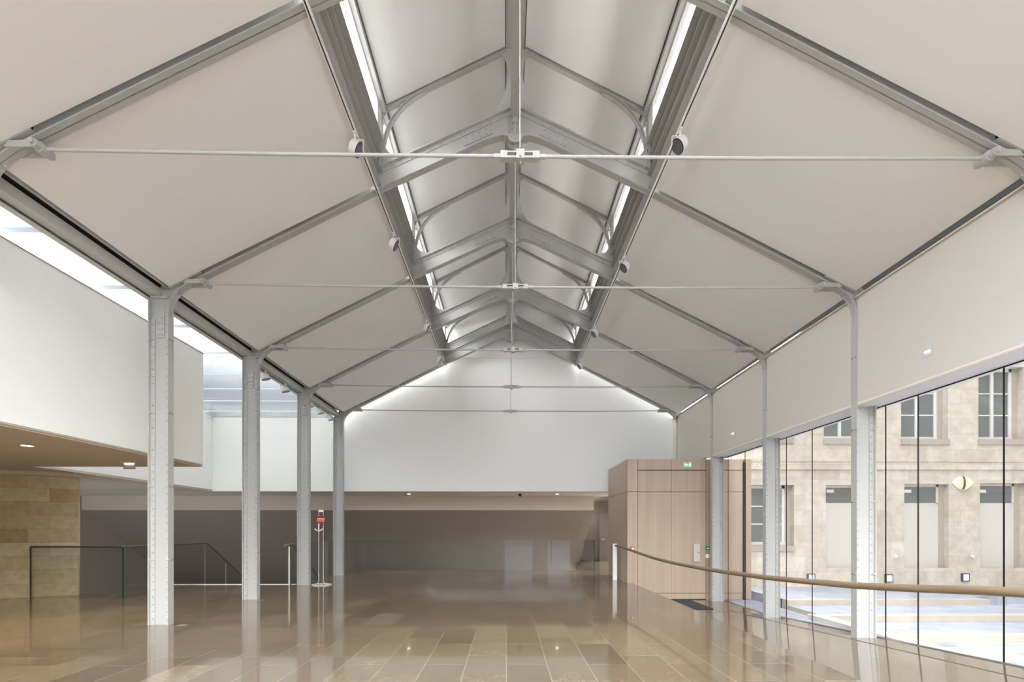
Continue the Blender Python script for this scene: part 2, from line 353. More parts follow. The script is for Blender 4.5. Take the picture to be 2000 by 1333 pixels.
# ------------------------------------------------------------------ roof trusses
lowpath = [(5.41, 4.80), (5.41, 4.90)]+[(p[0], p[1]) for p in bez((5.41, 4.92), (5.40, 5.22), (4.98, 5.40), 9)]+[(2.18, 6.82), (.72, 7.50)]+bez((.70, 7.51), (.38, 7.68), (.16, 7.70), 6)+[(0, 7.70)]
def half(u): return (XC-u, )
def truss(D, i):
    t = thing('roof_truss', 'pale grey riveted rafter pair with curved knees, '+NTH[i], 'roof truss', (XC, D, 4.8), 'riveted roof trusses')
    e = .065
    for s in (-1, 1):
        Xp = lambda P: [(XC+s*u, z) for u, z in P]
        knee = lowpath[:12]; raft = lowpath[11:]
        # rafter: web, bottom flange, top flange over the lantern
        m = MB()
        m.strip(Xp([(5.39, 5.255), (4.90, 5.50)]), Xp([(5.39, 5.27), (4.90, 5.515)]), 'Y', D-.08, D+.08)
        seg1 = [lowpath[11], (2.18, 6.82)]
        m.strip(Xp(seg1), Xp([(4.9, 5.76), (2.18, 7.12)]), 'Y', D-.006, D+.006)
        lan = [(2.18, 6.82)]+lowpath[13:]
        tops = [(u, 7.16+(2.18-u)*.4587) for u, z in lan]
        m.strip(Xp(lan), Xp(tops), 'Y', D-.006, D+.006)
        fl = [(u, z) for u, z in raft]; m.strip(Xp(fl), Xp([(u, z+.014) for u, z in fl]), 'Y', D-e, D+e)
        m.strip(Xp([(u, z) for u, z in tops]), Xp([(u, z+.014) for u, z in tops]), 'Y', D-e, D+e)
        m.strip(Xp([(u, z-.075) for u, z in tops]), Xp([(u, z) for u, z in tops]), 'Y', D-.018, D+.018)
        u = 2.10
        while u > .15:
            zt = 7.16+(2.18-u)*.4587
            m.rivet((XC+s*u, D-.018, zt-.045), (0, -1, 0), .012)
            if u > .75: m.rivet((XC+s*u, D-.006, 6.82+(2.18-u)*.4658+.045), (0, -1, 0), .012)
            u -= .155
        for u in (2.05, 1.93, 1.82, .33, .42): m.rivet((XC+s*u, D-.04, 7.16+(2.18-u)*.4587), (0, 0, -1), .013)
        m.link('rafter', STEEL, t)
        # curved knee
        m = MB(); A = [(u, z) for u, z in knee]; m.strip(Xp(A), Xp(offset(A, -.014)), 'Y', D-e, D+e)
        wb = offset(A, -.29); wb = [(min(5.70, max(a, 4.85)), min(b, 5.70)) for a, b in wb]; m.strip(Xp(A), Xp(wb), 'Y', D-.0045, D+.0045)
        for k in range(3, 9, 1):
            u, z = A[k]; tx = Vector((A[k+1][0]-A[k-1][0], A[k+1][1]-A[k-1][1])).normalized(); nx, nz = (-tx.y, tx.x)
            if k % 2: m.rivet((XC+s*u, D-.04, z), (s*-abs(nx), 0, -abs(nz)), .011); m.rivet((XC+s*u, D+.04, z), (s*-abs(nx), 0, -abs(nz)), .011)
        m.link('knee', STEEL, t)
        # splice plate on the web
        m = MB(); sl = .4587
        def Q(u, d): return (u, 7.16+(2.18-u)*sl-d)
        P = [Q(.85, .10), Q(.42, .10), Q(.37, .24), Q(.80, .24)]
        m.prism(Xp(P), 'Y', D-.020, D-.006)
        for a in range(4):
            for b, dd in ((.03, .13), (.0, .205)):
                u = .80-a*.105-b*.6+(.0 if b else -.03); q = Q(u, dd); m.rivet((XC+s*q[0], D-.02, q[1]), (0, -1, 0), .013)
        P = [Q(.95, -.03), Q(.40, -.03), Q(.40, -.014), Q(.95, -.014)]; m.prism(Xp(P), 'Y', D-e, D+e)
        for u in (.50, .62, .74, .86): q = Q(u, -.03); m.rivet((XC+s*u, D-.045, q[1]), (0, -.5, 1), .013)
        m.link('splice_plate', STEEL, t)
        # forked strap that holds the tie-rod pin
        m = MB()
        for y in (-.08, .068):
            m.prism(Xp([(5.17, 5.33), (5.12, 5.39), (4.86, 5.40), (4.84, 5.33)]), 'Y', D+y, D+y+.012)
        m.link('strap', STEEL, t)
    m = MB(); m.prism([(XC+.125*math.cos(a), 7.70+.125*math.sin(a)) for a in [PI+PI*k/12 for k in range(13)]], 'Y', D-.075, D-.055)
    m.prism([(XC+.125*math.cos(a), 7.70+.125*math.sin(a)) for a in [PI+PI*k/12 for k in range(13)]], 'Y', D+.055, D+.075)
    m.box(XC-.19, XC+.19, D-.078, D+.078, 7.675, 7.70)
    for q in (-.06, .06, 0): m.rivet((XC+q, D-.075, 7.66 if q else 7.635), (0, -1, 0), .012)
    m.link('apex_bracket', STEEL, t)
    m = MB(); m.box(XC-.09, XC+.09, D-.02, D-.014, 7.705, 8.02); m.box(XC-.10, XC-.09, D-.05, D-.006, 7.705, 8.0); m.box(XC+.09, XC+.10, D-.05, D-.006, 7.705, 8.0)
    m.cyl((XC, D-.04, 7.72), (XC, D-.04, 7.92), .022); m.box(XC-.035, XC+.035, D-.065, D-.02, 7.90, 7.99)
    for q in (-.05, .05):
        for z in (7.73, 7.83): m.rivet((XC+q, D-.02, z), (0, -1, 0), .012)
    m.link('centre_joint', STEEL, t)
    return t
for i, D in enumerate(TR): truss(D, i)

# tie rods with turnbuckle and hanger
def tie(D, i):
    z = 5.365
    t = thing('tie_rod', 'long pale grey iron tie rod with central turnbuckle and hanger, '+NTH[i], 'tie rod', (XC, D, z), 'tie rods across the hall')
    for s in (-1, 1):
        m = MB(); m.cyl((XC+s*4.84, D, z-.002), (XC+s*4.3, D, z-.01), .019, .018); m.tube([(XC+s*4.3, D, z-.01), (XC+s*2.4, D, z-.028), (XC+s*.2, D, z-.03)], .0175); m.link('rod', STEEL, t)
        m = MB(); m.cyl((XC+s*4.86, D-.10, z), (XC+s*4.86, D+.10, z), .042, seg=20); m.cyl((XC+s*4.86, D-.125, z), (XC+s*4.86, D-.10, z), .027, seg=6); m.cyl((XC+s*4.86, D+.10, z), (XC+s*4.86, D+.125, z), .027, seg=6)
        m.cyl((XC+s*4.86, D-.04, z), (XC+s*4.86, D+.04, z), .055, seg=20); m.link('pin', STEEL, t)
    zc = z-.03
    m = MB()
    for s in (-1, 1): m.box(XC+s*.165-.035, XC+s*.165+.035, D-.035, D+.035, zc-.036, zc+.036); m.cyl((XC+s*.20, D, zc), (XC+s*.27, D, zc), .026, seg=6)
    m.box(XC-.135, XC+.135, D-.033, D+.033, zc+.020, zc+.034); m.box(XC-.135, XC+.135, D-.033, D+.033, zc-.034, zc-.02)
    m.cyl((XC-.14, D, zc), (XC+.14, D, zc), .013)
    m.link('turnbuckle', STEEL, t)
    m = MB(); m.box(XC-.04, XC+.045, D-.05, D+.05, zc-.05, zc+.042); m.rivet((XC+.005, D-.05, zc-.03), (0, -1, 0), .012); m.cyl((XC+.005, D, zc-.08), (XC+.005, D, zc-.04), .007); m.link('clamp', STEEL, t)
    m = MB(); m.cyl((XC, D-.02, zc+.04), (XC, D-.02, 7.42), .0065, seg=8); m.cyl((XC, D-.02, 7.50), (XC, D-.02, 7.60), .0065, seg=8)
    ring = [(XC+.032*math.sin(a), D-.02, 7.46+.045*math.cos(a)) for a in [2*PI*k/16 for k in range(17)]]; m.tube(ring, .007, 6)
    m.link('hanger', STEEL, t)
for i, D in enumerate(TR): tie(D, i)

# ------------------------------------------------------------------ lantern frames above the trusses
def lantern(D, i):
    t = thing('lantern_arch', 'small grey arch of the roof lantern above the truss '+NTH[i], 'roof frame', (XC, D, 7.16), 'lantern frames')
    for s in (-1, 1):
        Xp = lambda P: [(XC+s*u, z) for u, z in P]
        m = MB(); A = [(2.08, 8.09), (.155, 9.0525)]; B = [(2.08, 8.17), (.155, 9.1225)]
        m.strip(Xp(A), Xp(B), 'Y', D-.006, D+.006)
        m.strip(Xp([(u, z-.008) for u, z in A]), Xp(A), 'Y', D-.035, D+.035); m.strip(Xp(B), Xp([(u, z+.008) for u, z in B]), 'Y', D-.035, D+.035)
        u = 1.95
        while u > .2: m.rivet((XC+s*u, D-.006, 8.13+(2.08-u)*.5), (0, -1, 0), .010); u -= .28
        m.link('rafter', STEEL, t)
        m = MB(); P = bez((2.10, 7.50), (2.04, 8.12), (1.40, 8.44), 14); m.strip(Xp(P), Xp(offset(P, .012)), 'Y', D-.05, D+.05)
        m.strip(Xp(P), Xp(offset(P, .055)), 'Y', D-.006, D+.006)
        for k in (2, 4, 6, 8, 10, 12): q = offset(P, .03)[k]; m.rivet((XC+s*q[0], D-.006, q[1]), (0, -1, 0), .010)
        m.link('brace', STEEL, t)
        m = MB(); m.box(*sorted((XC+s*2.10, XC+s*2.14)), D-.045, D+.045, 7.19, 8.12)
        m.prism(Xp([(2.12, 7.18), (1.62, 7.41), (1.70, 7.43), (1.86, 7.40), (1.98, 7.44), (2.04, 7.52), (2.08, 7.66), (2.12, 7.66)]), 'Y', D-.0048, D+.0048)
        m.prism(Xp([(2.12, 7.95), (2.12, 8.12), (1.90, 8.2), (2.02, 8.10)]), 'Y', D-.006, D+.006)
        for z in (7.60, 7.90): m.rivet((XC+s*2.07, D-.01, z), (0, -1, 0), .012)
        m.link('post', STEEL, t)
    m = MB()
    L = [(.60, 7.90), (.60, 7.96), (.45, 8.02), (.30, 8.12), (.20, 8.30), (.14, 8.50), (.12, 8.75), (.14, 8.90), (.20, 9.0), (.32, 9.03), (.14, 9.11), (0.0, 9.12)]
    full = [(XC-u, z) for u, z in L]+[(XC+u, z) for u, z in reversed(L[:-1])]+[(XC, 8.16)]
    m.prism(full, 'Y', D-.0045, D+.0045)
    for s in (-1, 1):
        for u, z in ((.5, 7.975), (.38, 8.03)): m.rivet((XC+s*u, D-.006, z), (0, -1, 0), .010)
    m.link('king_post', STEEL, t)
for i in range(1, 5): lantern(TR[i], i)

# ridge members, purlins, eave beams, gable beam
m = MB(); m.box(XC-.07, XC+.07, 2.3, 15.7, 8.0, 8.012); m.box(XC-.07, XC+.07, 2.3, 15.7, 8.16, 8.172); m.box(XC-.006, XC+.006, 2.31, 15.69, 8.006, 8.166)
single('ridge_beam', m, STEEL, 'long grey steel ridge beam running down the middle of the hall at truss height', 'beam')
m = MB(); m.box(XC-.15, XC+.15, 2.3, 16.0, 9.13, 9.16); m.box(XC-.05, XC+.05, 2.3, 16.0, 9.16, 9.3)
single('lantern_ridge', m, STEEL, 'flat grey ridge strip at the very top of the roof lantern', 'beam')
for s, nm in ((-1, 'left'), (1, 'right')):
    bxs = lambda mb, u0, u1, z0, z1, a=2.3, b=15.95: mb.box(*sorted((XC+s*u0, XC+s*u1)), a, b, z0, z1)
    t = thing('lantern_sill_beam', 'long riveted grey beam under the '+nm+' strip of lantern glazing', 'beam', (XC+s*2.2, 2.3, 6.9), 'lantern sill beams')
    m = MB(); bxs(m, 2.16, 2.198, 6.902, 7.588); m.link('web_plate', STEEL, t)
    m = MB()
    for z in (7.12, 7.36): bxs(m, 2.09, 2.159, z, z+.012); bxs(m, 2.145, 2.159, z+.0121, z+.06)
    bxs(m, 2.07, 2.20, 7.589, 7.6045); bxs(m, 2.10, 2.20, 6.89, 6.9015)
    for z in (7.15, 7.39):
        y = 5.0
        while y < 15.9: m.rivet((XC+s*2.145, y, z+.012), (-s, 0, 0), .011, 6); y += .13
    m.link('angle_bar', STEEL, t)
    m = MB(); bxs(m, 2.03, 2.13, 8.0605, 8.075); bxs(m, 2.10, 2.129, 8.0751, 8.20); bxs(m, 2.031, 2.04, 8.0751, 8.13)
    single('lantern_eave_beam', m, STEEL, 'slim grey beam above the '+nm+' strip of lantern glazing', 'beam', 'lantern eave beams')
    t = thing('lighting_track', 'slim white lighting track along the '+nm+' foot of the roof lantern', 'lighting track', (XC+s*2.22, 2.4, 6.82), 'lighting tracks')
    m = MB(); bxs(m, 2.135, 2.175, 6.800, 6.815, 2.4, 15.3); bxs(m, 2.135, 2.145, 6.765, 6.80, 2.4, 15.3); bxs(m, 2.165, 2.175, 6.765, 6.80, 2.4, 15.3); m.link('rail', WHITEP, t)
    m = MB(); bxs(m, 2.1455, 2.1645, 6.785, 6.799, 2.4, 15.3); m.link('slot', BLACK, t)
    # glazing of the lantern, one window per bay
    for k in range(0, 5):
        a, b = ys[k]+.06, ys[k+1]-.06
        n = 'window_%d' % (1+k+(0 if s < 0 else 5))
        fr = MB(); bxs(fr, 2.10, 2.16, 7.605, 7.64, a, b); bxs(fr, 2.10, 2.16, 8.03, 8.06, a, b); bxs(fr, 2.10, 2.16, 7.64, 8.03, a, a+.04)
        bxs(fr, 2.10, 2.16, 7.64, 8.03, b-.22, b); bxs(fr, 2.165, 2.19, 7.80, 7.825, a, b)
        o = struct(n, fr, WHITEP)
        g = MB(); bxs(g, 2.128, 2.134, 7.64, 8.03, a+.04, b-.22); g.link('pane', CLEAR, o)
m = MB()
for s in (-1, 1):
    Xp = lambda P: [(XC+s*u, z) for u, z in P]
    m.strip(Xp([(2.2, 7.13), (0, 8.19)]), Xp([(2.2, 7.50), (0, 8.56)]), 'Y', 15.86, 15.872)
    m.strip(Xp([(2.2, 7.50), (0, 8.56)]), Xp([(2.2, 7.515), (0, 8.575)]), 'Y', 15.81, 15.94)
    m.strip(Xp([(2.2, 7.42), (0, 8.48)]), Xp([(2.2, 7.50), (0, 8.56)]), 'Y', 15.85, 15.88)
    u = 2.05
    while u > .1: m.rivet((XC+s*u, 15.85, 7.46+(2.2-u)*.4818), (0, -1, 0), .011); m.rivet((XC+s*u, 15.86, 7.22+(2.2-u)*.4818), (0, -1, 0), .011); u -= .2
single('gable_beam', m, STEEL, 'grey riveted beam sloping both ways right behind the farthest truss', 'beam')

# left eave beam: bottom channel with a lighting groove
t = thing('eave_beam', 'long pale grey steel eave beam resting on the left row of columns', 'beam', (-5.55, 2.3, 5.14))
m = MB(); m.box(-5.42, -5.41, 2.3, 15.9, 5.14, 5.27); m.box(-5.44, -5.4201, 2.3, 15.9, 5.14, 5.152); m.box(-5.70, -5.69, 2.3, 15.9, 5.14, 5.60); m.box(-5.6899, -5.62, 2.3, 15.9, 5.14, 5.152)
m.box(-5.69, -5.42, 2.3, 15.9, 5.25, 5.262); m.link('channel', TRIM, t)
m = MB(); m.box(-5.615, -5.445, 2.3, 15.9, 5.175, 5.248)
for x in (-5.60, -5.56, -5.52, -5.48): m.box(x, x+.012, 10.6, 15.8, 5.16, 5.175)
m.link('lighting_groove', TRIM, t)
m = MB(); m.box(-5.30, -5.29, 2.3, 15.9, 5.255, 5.34); m.box(-5.41, -5.29, 2.3, 15.9, 5.34, 5.35); m.link('fascia', TRIM, t)
m = MB(); m.box(-5.685, -5.26, 2.3, 15.9, 5.37, 5.60); struct('eave_gap_blocker_left', m, DARKGAP)  # added dark block that keeps sky light out of the left eave gap

# ------------------------------------------------------------------ skylight on the left
m = MB()
for y in (3.1, 4.5, 5.9, 7.3, 8.7): m.box(-9.75, -5.70, y, y+.10, 5.14, 5.16)
for y in (10.1, 11.5, 12.7, 13.9, 15.1): m.box(-9.75, -5.70, y, y+.02, 5.15, 5.18)
m.box(-9.75, -9.70, -5, 16.1, 5.1, 5.2)
sk = struct('window_11', m, VELUM)
m = MB(); m.box(-9.75, -5.70, -5, 16.1, 5.201, 5.212); m.link('pane', glass('tinted_roof_glass', (.265, .268, .27)), sk)

# ------------------------------------------------------------------ right glass wall
jy = [5.74, 6.95, 7.55, 9.38, 10.25, 12.04, 12.96]
edges = [2.3]+jy+[13.36]
gm = MB()
t = struct('window_12', MB().strip([(2.3, 0), (3.9, 0), (11.2, -.46), (13.36, -.46)], [(2.3, .012), (3.9, .012), (11.2, -.448), (13.36, -.448)], 'X', 5.955, 6.01), SILVER)
for a, b in zip(edges[:-1], edges[1:]):
    m = MB(); A = [(a, rampz(a)+.012), (b, rampz(b)+.012)]
    if a < 3.9 < b: A = [(a, .012), (3.9, .012), (b, rampz(b)+.012)]
    m.strip(A, [(y, 3.44) for y, _ in A], 'X', 5.975, 5.985); m.link('pane', CLEAR, t)
for y in jy:
    m = MB(); m.box(5.9745, 5.9855, y-.008, y+.008, rampz(y)+.012, 3.44); m.link('joint', BLACK, t)
m = MB(); m.box(6.02, 6.30, 2.0, 9.6, -.30, -.20); struct('trim_9', m, WHITEP)
m = MB(); m.box(5.965, 5.972, 2.0, 13.34, 3.438, 3.454); struct('trim_10', m, BLACK)

# ------------------------------------------------------------------ oak-clad lobby
BY = 13.36; BX0, BX1 = 3.35, 6.80
xj = [at(1245, 1000, BY).x, at(1311, 1000, BY).x, at(1378, 1000, BY).x]
z1, z2, z3, zt = 3.13, 2.53, -.28, 3.44
t = thing('oak_lobby', 'tall pale oak-clad lobby box with double doors beside the glass wall', 'wooden lobby', (4.4, BY, -.46))
m = MB(); m.box(BX0+.004, 5.95, BY+.02, 15.85, -.46, zt-.005); m.box(5.95, BX1-.004, BY+.02, BY+.3, -.46, zt-.005); m.link('core', DARKGAP, t)
yj = [BY, 14.15, 14.95, 15.85]
for a, b in zip(yj[:-1], yj[1:]):
    m = MB(); m.box(BX0, BX0+.02, a+.002, b-.002, 0.0, z2-.006); m.link('side_panel', OAK, t)
    m = MB(); m.box(BX0, BX0+.02, a+.002, b-.002, z2+.006, zt); m.link('side_panel', OAK, t)
m = MB(); m.box(BX0, xj[0]-.006, BY-.02, BY+.02, -.46, z2-.006); m.link('corner_panel', OAK, t)
m = MB(); m.box(BX0, xj[0]-.006, BY-.02, BY+.02, z2+.006, zt); m.link('corner_panel', OAK, t)
for a, b in ((xj[0], xj[1]), (xj[1], xj[2])):
    m = MB(); m.box(a+.004, b-.003, BY-.02, BY+.02, -.44, z3-.006); m.link('kick_panel', OAK, t)
    m = MB(); m.box(a+.004, b-.003, BY-.02, BY+.02, z3+.006, z2-.006); m.link('door', OAK, t)
    m = MB(); m.box(a+.004, b-.003, BY-.02, BY+.02, z2+.006, z1-.014); m.link('transom_panel', OAK, t)
    m = MB(); m.box(a+.004, b-.003, BY-.02, BY+.02, z1+.014, zt); m.link('frieze_panel', OAK, t)
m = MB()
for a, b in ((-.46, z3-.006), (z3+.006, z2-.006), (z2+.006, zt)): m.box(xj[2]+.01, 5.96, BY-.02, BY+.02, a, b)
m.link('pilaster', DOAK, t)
m = MB()
for a, b in ((-.46, z3-.006), (z3+.006, z2-.006), (z2+.006, z1-.01), (z1+.01, zt)): m.box(5.99, 6.56, BY-.02, BY+.02, a, b)
m.box(6.64, BX1, BY-.02, BY+.3, -.46, zt); m.link('outer_panel', OAK, t)
m = MB(); m.box(6.575, 6.63, BY-.06, BY+.02, -.46, zt-.1); m.box(6.57, 6.60, BY-.075, BY-.06, 2.9, zt-.1); m.link('pivot_post', BLACK, t)
# wall lettering on the lobby side (too small to read in the photo: kept as short lines of strokes)
t = thing('wall_lettering', 'faint rows of small brown lettering on the shaded side of the oak lobby', 'lettering', (BX0-.002, 14.6, .95))
rows = [(14.35, 14.95, 2.05), (14.5, 14.85, 1.92), (14.65, 14.95, 1.50), (14.74, 14.95, 1.39), (14.66, 14.95, 1.28), (14.63, 14.95, 1.17), (14.60, 14.95, 1.06), (14.55, 14.95, .95)]
for a, b, z in rows:
    m = MB(); y = a; m.box(BX0-.0018, BX0-.0005, a, b, z+.010, z+.014)
    while y < b:
        wd = random.uniform(.012, .028); h = random.choice((.028, .028, .042)); m.box(BX0-.002, BX0-.0005, y, y+wd, z, z+h); y += wd+random.choice((.010, .010, .030))
    m.link('line_of_text', DOAK, t)

p = at(1343, 908.5, BY-.03)
t = thing('exit_sign', 'small lit green exit sign with white running man and arrow, top of the oak lobby', 'exit sign', (p.x, BY-.021, p.z-.06))
m = MB(); m.box(p.x-.12, p.x+.12, BY-.05, BY-.021, p.z-.065, p.z+.065); m.link('housing', WHITEP, t)
m = MB(); m.box(p.x-.108, p.x+.108, BY-.053, BY-.05, p.z-.048, p.z+.055); m.link('face', L_GREEN, t)
m = MB()
yy0, yy1 = BY-.055, BY-.053
m.prism([(p.x-.09, p.z), (p.x-.05, p.z+.035), (p.x-.05, p.z+.012), (p.x-.005, p.z+.012), (p.x-.005, p.z-.012), (p.x-.05, p.z-.012), (p.x-.05, p.z-.035)], 'Y', yy0, yy1)
m.cyl((p.x+.055, yy0, p.z+.036), (p.x+.055, yy1, p.z+.036), .011, seg=12)
for P in ([(.045, .022), (.062, .022), (.058, -.01), (.040, -.01)], [(.056, .02), (.085, .004), (.08, -.004), (.054, .008)], [(.048, .02), (.022, .006), (.028, -.002), (.05, .01)], [(.040, -.008), (.052, -.008), (.036, -.04), (.024, -.036)], [(.050, -.008), (.060, -.008), (.078, -.03), (.068, -.036)]):
    m.prism([(p.x+a, p.z+b) for a, b in P], 'Y', yy0, yy1)
m.link('pictogram', L_WHITE, t)

p = at(1359.5, 1080, BY-.05)
t = thing('door_closer_box', 'slim beige metal door control box mounted upright on the oak door', 'door hardware', (p.x, BY-.021, p.z-.25))
m = MB(); m.box(p.x-.085, p.x+.085, BY-.11, BY-.021, p.z-.25, p.z+.25); m.link('case', mat('beige_metal', (.58, .50, .42), .4), t)
for z in (.17, -.25): MB().box(p.x+.012, p.x+.087, BY-.113, BY-.10, p.z+z, p.z+z+.075).link('corner_plate', SILVER, t)
m = MB(); m.box(p.x+.04, p.x+.062, BY-.113, BY-.11, p.z-.01, p.z+.014); m.link('keyhole', BLACK, t)
p = at(1382.5, 1071.5, BY-.05)
t = thing('door_release', 'small green emergency door release button on the dark oak pilaster', 'button', (p.x, BY-.021, p.z-.05))
m = MB(); m.box(p.x-.05, p.x+.05, BY-.07, BY-.021, p.z-.05, p.z+.05); m.link('box', GREEN, t)
m = MB(); m.box(p.x-.028, p.x+.028, BY-.073, BY-.07, p.z-.018, p.z+.012); m.link('press_plate', WHITEP, t)
p = at(1382.5, 1087, BY-.05)
t = thing('wall_switch', 'small white square switch just below the green door release', 'switch', (p.x, BY-.021, p.z-.05))
m = MB(); m.box(p.x-.05, p.x+.05, BY-.033, BY-.021, p.z-.05, p.z+.05); m.link('plate', WHITEP, t)
m = MB(); m.box(p.x-.03, p.x+.03, BY-.037, BY-.033, p.z-.004, p.z+.03); m.link('rocker', LILAC, t)
p = at(1235.5, 1072, BY-.05)
t = thing('fire_alarm_call_point', 'small red fire alarm call point low on the left corner of the oak lobby', 'fire alarm', (p.x, BY-.021, p.z-.045))
m = MB(); m.box(p.x-.06, p.x+.06, BY-.065, BY-.021, p.z-.045, p.z+.045); m.link('box', REDP, t)
m = MB(); m.box(p.x-.032, p.x+.045, BY-.068, BY-.065, p.z-.032, p.z+.022); m.link('press_plate', WHITEP, t)
m = MB(); m.box(4.25, 5.05, 11.72, 13.22, -.458, -.448); m.prism([(3.52, 11.72), (5.05, 11.72), (5.05, 13.22), (3.52, 13.22)], 'Z', -.459, -.446)
single('door_mat', m, MATM, 'dark navy rectangular door mat in front of the oak doors', 'mat')

# dark corridor door behind
t = struct('door_1', MB().box(4.35, 5.25, 22.54, 22.599, 0, 2.2), mat('dark_door', (.10, .078, .062), .6))
MB().box(4.45, 4.60, 22.48, 22.54, 1.0, 1.03).link('handle', SILVER, t)
m = MB(); m.box(3.34, 6.4, 22.57, 22.599, 0, .06); struct('baseboard_back', m, BLACK)

# ------------------------------------------------------------------ long curved handrail
xs_, ys_ = 3.2, None
pts = [(1202, 1066), (1222, 1072), (1245, 1080), (1275, 1090), (1310, 1099), (1350, 1107), (1390, 1114), (1440, 1121), (1500, 1129), (1600, 1138.5), (1680, 1145), (1800, 1150.5), (2000, 1158.5)]
path = []
for px, py in pts:
    u = (px-1000)/FPX; Y = xs_*(math.cos(YAW)-u*math.sin(YAW))/(u*math.cos(YAW)+math.sin(YAW)); path.append((xs_, Y, at(px, py, Y).z))
path += [(3.2, 2.2, 1.12), (3.2, 1.2, 1.13), (3.2, .55, 1.13)]
def smooth(P, n=3):
    out = []
    for i in range(len(P)-1):
        p0 = Vector(P[max(i-1, 0)]); p1 = Vector(P[i]); p2 = Vector(P[i+1]); p3 = Vector(P[min(i+2, len(P)-1)])
        for k in range(n):
            q = k/n; out.append(.5*((2*p1)+(p2-p0)*q+(2*p0-5*p1+4*p2-p3)*q*q+(3*p1-p0-3*p2+p3)*q**3))
    out.append(Vector(P[-1])); return out
t = thing('handrail', 'long sweeping round wooden handrail along the ramp, starting at a white post', 'handrail', (3.2, path[0][1], 0))
MB().tube(smooth(path), .031, 16).link('wooden_rail', RAILW, t)
Y0 = path[0][1]
m = MB(); m.box(3.12, 3.24, Y0-.03, Y0+.05, 0, 1.07); m.link('post', WHITEP, t)
m = MB(); m.box(3.08, 3.12, Y0-.03, Y0+.05, 0, 1.07); m.link('post_edge', RAILGLASS, t)
m = MB(); m.box(3.15, 3.24, .5, .58, 0, 1.1); m.link('post', WHITEP, t)

# ------------------------------------------------------------------ glass balustrades
def pane(t, x0, x1, y0, y1, z1=1.10, name='glass_pane'):
    MB().box(min(x0, x1), max(x0, x1), min(y0, y1), max(y0, y1), 0, z1).link(name, RAILGLASS, t)
t = thing('glass_balustrade', 'glass balustrade with thin bronze rail in front of the stone wall and left stairwell', 'balustrade', (-8.33, 10.6, 0))
PY = 10.6; gx = at(60, 1100, PY).x; gx1 = -8.33
pane(t, gx, gx1, PY-.006, PY+.006)
for a, b in ((PY+.01, 12.25), (12.256, 13.45)): pane(t, gx1-.006, gx1+.006, a, b)
MB().box(gx1-.008, gx1+.010, PY-.012, PY+.01, 0, 1.10).link('glass_edge', GEDGE, t)
MB().box(gx-.012, gx+.010, PY-.014, PY+.012, 0, 1.10).link('edge_trim', BRONZE, t)
m = MB(); m.strip([(13.456, 0), (15.9, -1.47)], [(13.456, 1.08), (15.9, -.37)], 'X', gx1-.006, gx1+.006); m.link('glass_pane', RAILGLASS, t)
m = MB(); m.tube([(gx, PY, 1.112), (gx1-.01, PY, 1.112), (gx1, PY+.01, 1.112), (gx1, 13.46, 1.112), (gx1, 13.6, 1.08), (gx1, 15.95, -.36)], .018, 8); m.link('rail', BRONZE, t)
for y in (13.45, 14.45):
    zz = 0 if y < 13.5 else -.6
    MB().box(gx1-.008, gx1+.008, y-.006, y+.006, zz, zz+1.09 if y < 13.5 else .48).link('joint', SILVER, t)
t = thing('stair_handrail', 'short beech stair handrail on a slim white post beside the third left column', 'handrail', (-5.80, 13.1, 0))
m = MB(); m.tube([(-5.80, 12.72, 1.065), (-5.80, 13.15, 1.075), (-5.80, 13.25, 1.05), (-5.80, 15.3, -.16)], .036, 12); m.link('wooden_rail', RAILW, t)
m = MB(); m.cyl((-5.80, 13.0, 0), (-5.80, 13.0, 1.05), .032); m.link('post', WHITEP, t)
t = thing('glass_balustrade', 'frameless glass balustrade running back from the red sign past the last left column', 'balustrade', (-5.67, 12.76, 0))
for a, b in ((12.76, 14.3), (14.306, 15.5), (15.506, 16.6), (16.606, 17.5)): pane(t, -5.672, -5.66, a, b)
MB().box(-5.676, -5.656, 12.745, 12.76, 0, 1.10).link('glass_edge', GEDGE, t)
t = thing('glass_balustrade', 'wide frameless glass balustrade across the hall before the dark auditorium wall', 'balustrade', (-1.2, 17.5, 0))
xe = [-5.655, -4.0, -2.15, -.35, 1.42, 3.18]
for a, b in zip(xe[:-1], xe[1:]): pane(t, a+.004, b-.004, 17.50, 17.512)
MB().box(3.178, 3.2, 17.495, 17.515, 0, 1.10).link('glass_edge', GEDGE, t)

t = thing('glass_balustrade', 'glass balustrade return going back beside the dark corridor near the lobby', 'balustrade', (3.19, 17.52, 0))
pane(t, 3.182, 3.194, 17.52, 19.9)
# stairs going down on the left
t = thing('staircase', 'flight of stone stairs going down behind the left columns, mostly hidden', 'stairs', (-7.3, 13.3, -4))
m = MB()
for k in range(14): m.box(-8.4, -5.75, 13.23+k*.29, 13.23+(k+1)*.29+.02, -.35-.175*k-.17-.3, -.175*(k+1))
m.link('steps', FLOOR, t)

# ------------------------------------------------------------------ red direction sign
sx0, sy0 = at(628.5, 1141, 13.0).x, 13.0
t = thing('direction_sign', 'slim white floor stand with small red square sign and down arrow', 'sign', (sx0, sy0, 0))
a1, a2 = at(622.6, 1000, sy0).x, at(631.4, 1000, sy0).x
m = MB()
for xx, sg in ((a1, -1), (a2, 1)):
    m.tube([(xx, sy0, 1.97), (xx, sy0, .17)]+[(q[0], sy0, q[1]) for q in bez((xx, .15), (xx, .04), (xx+sg*.08, .02), 6)]+[(xx+sg*.17, sy0, .012)], .006, 8)
m.link('frame', WHITEP, t)
ring = [(sx0+.25*math.cos(a), sy0+.25*math.sin(a), .012) for a in [2*PI*k/40 for k in range(41)]]
MB().tube(ring, .008, 8).link('base_ring', WHITEP, t)
MB().box(a1-.01, a2+.01, sy0-.012, sy0+.006, 1.955, 2.015).link('top_plate', WHITEP, t)
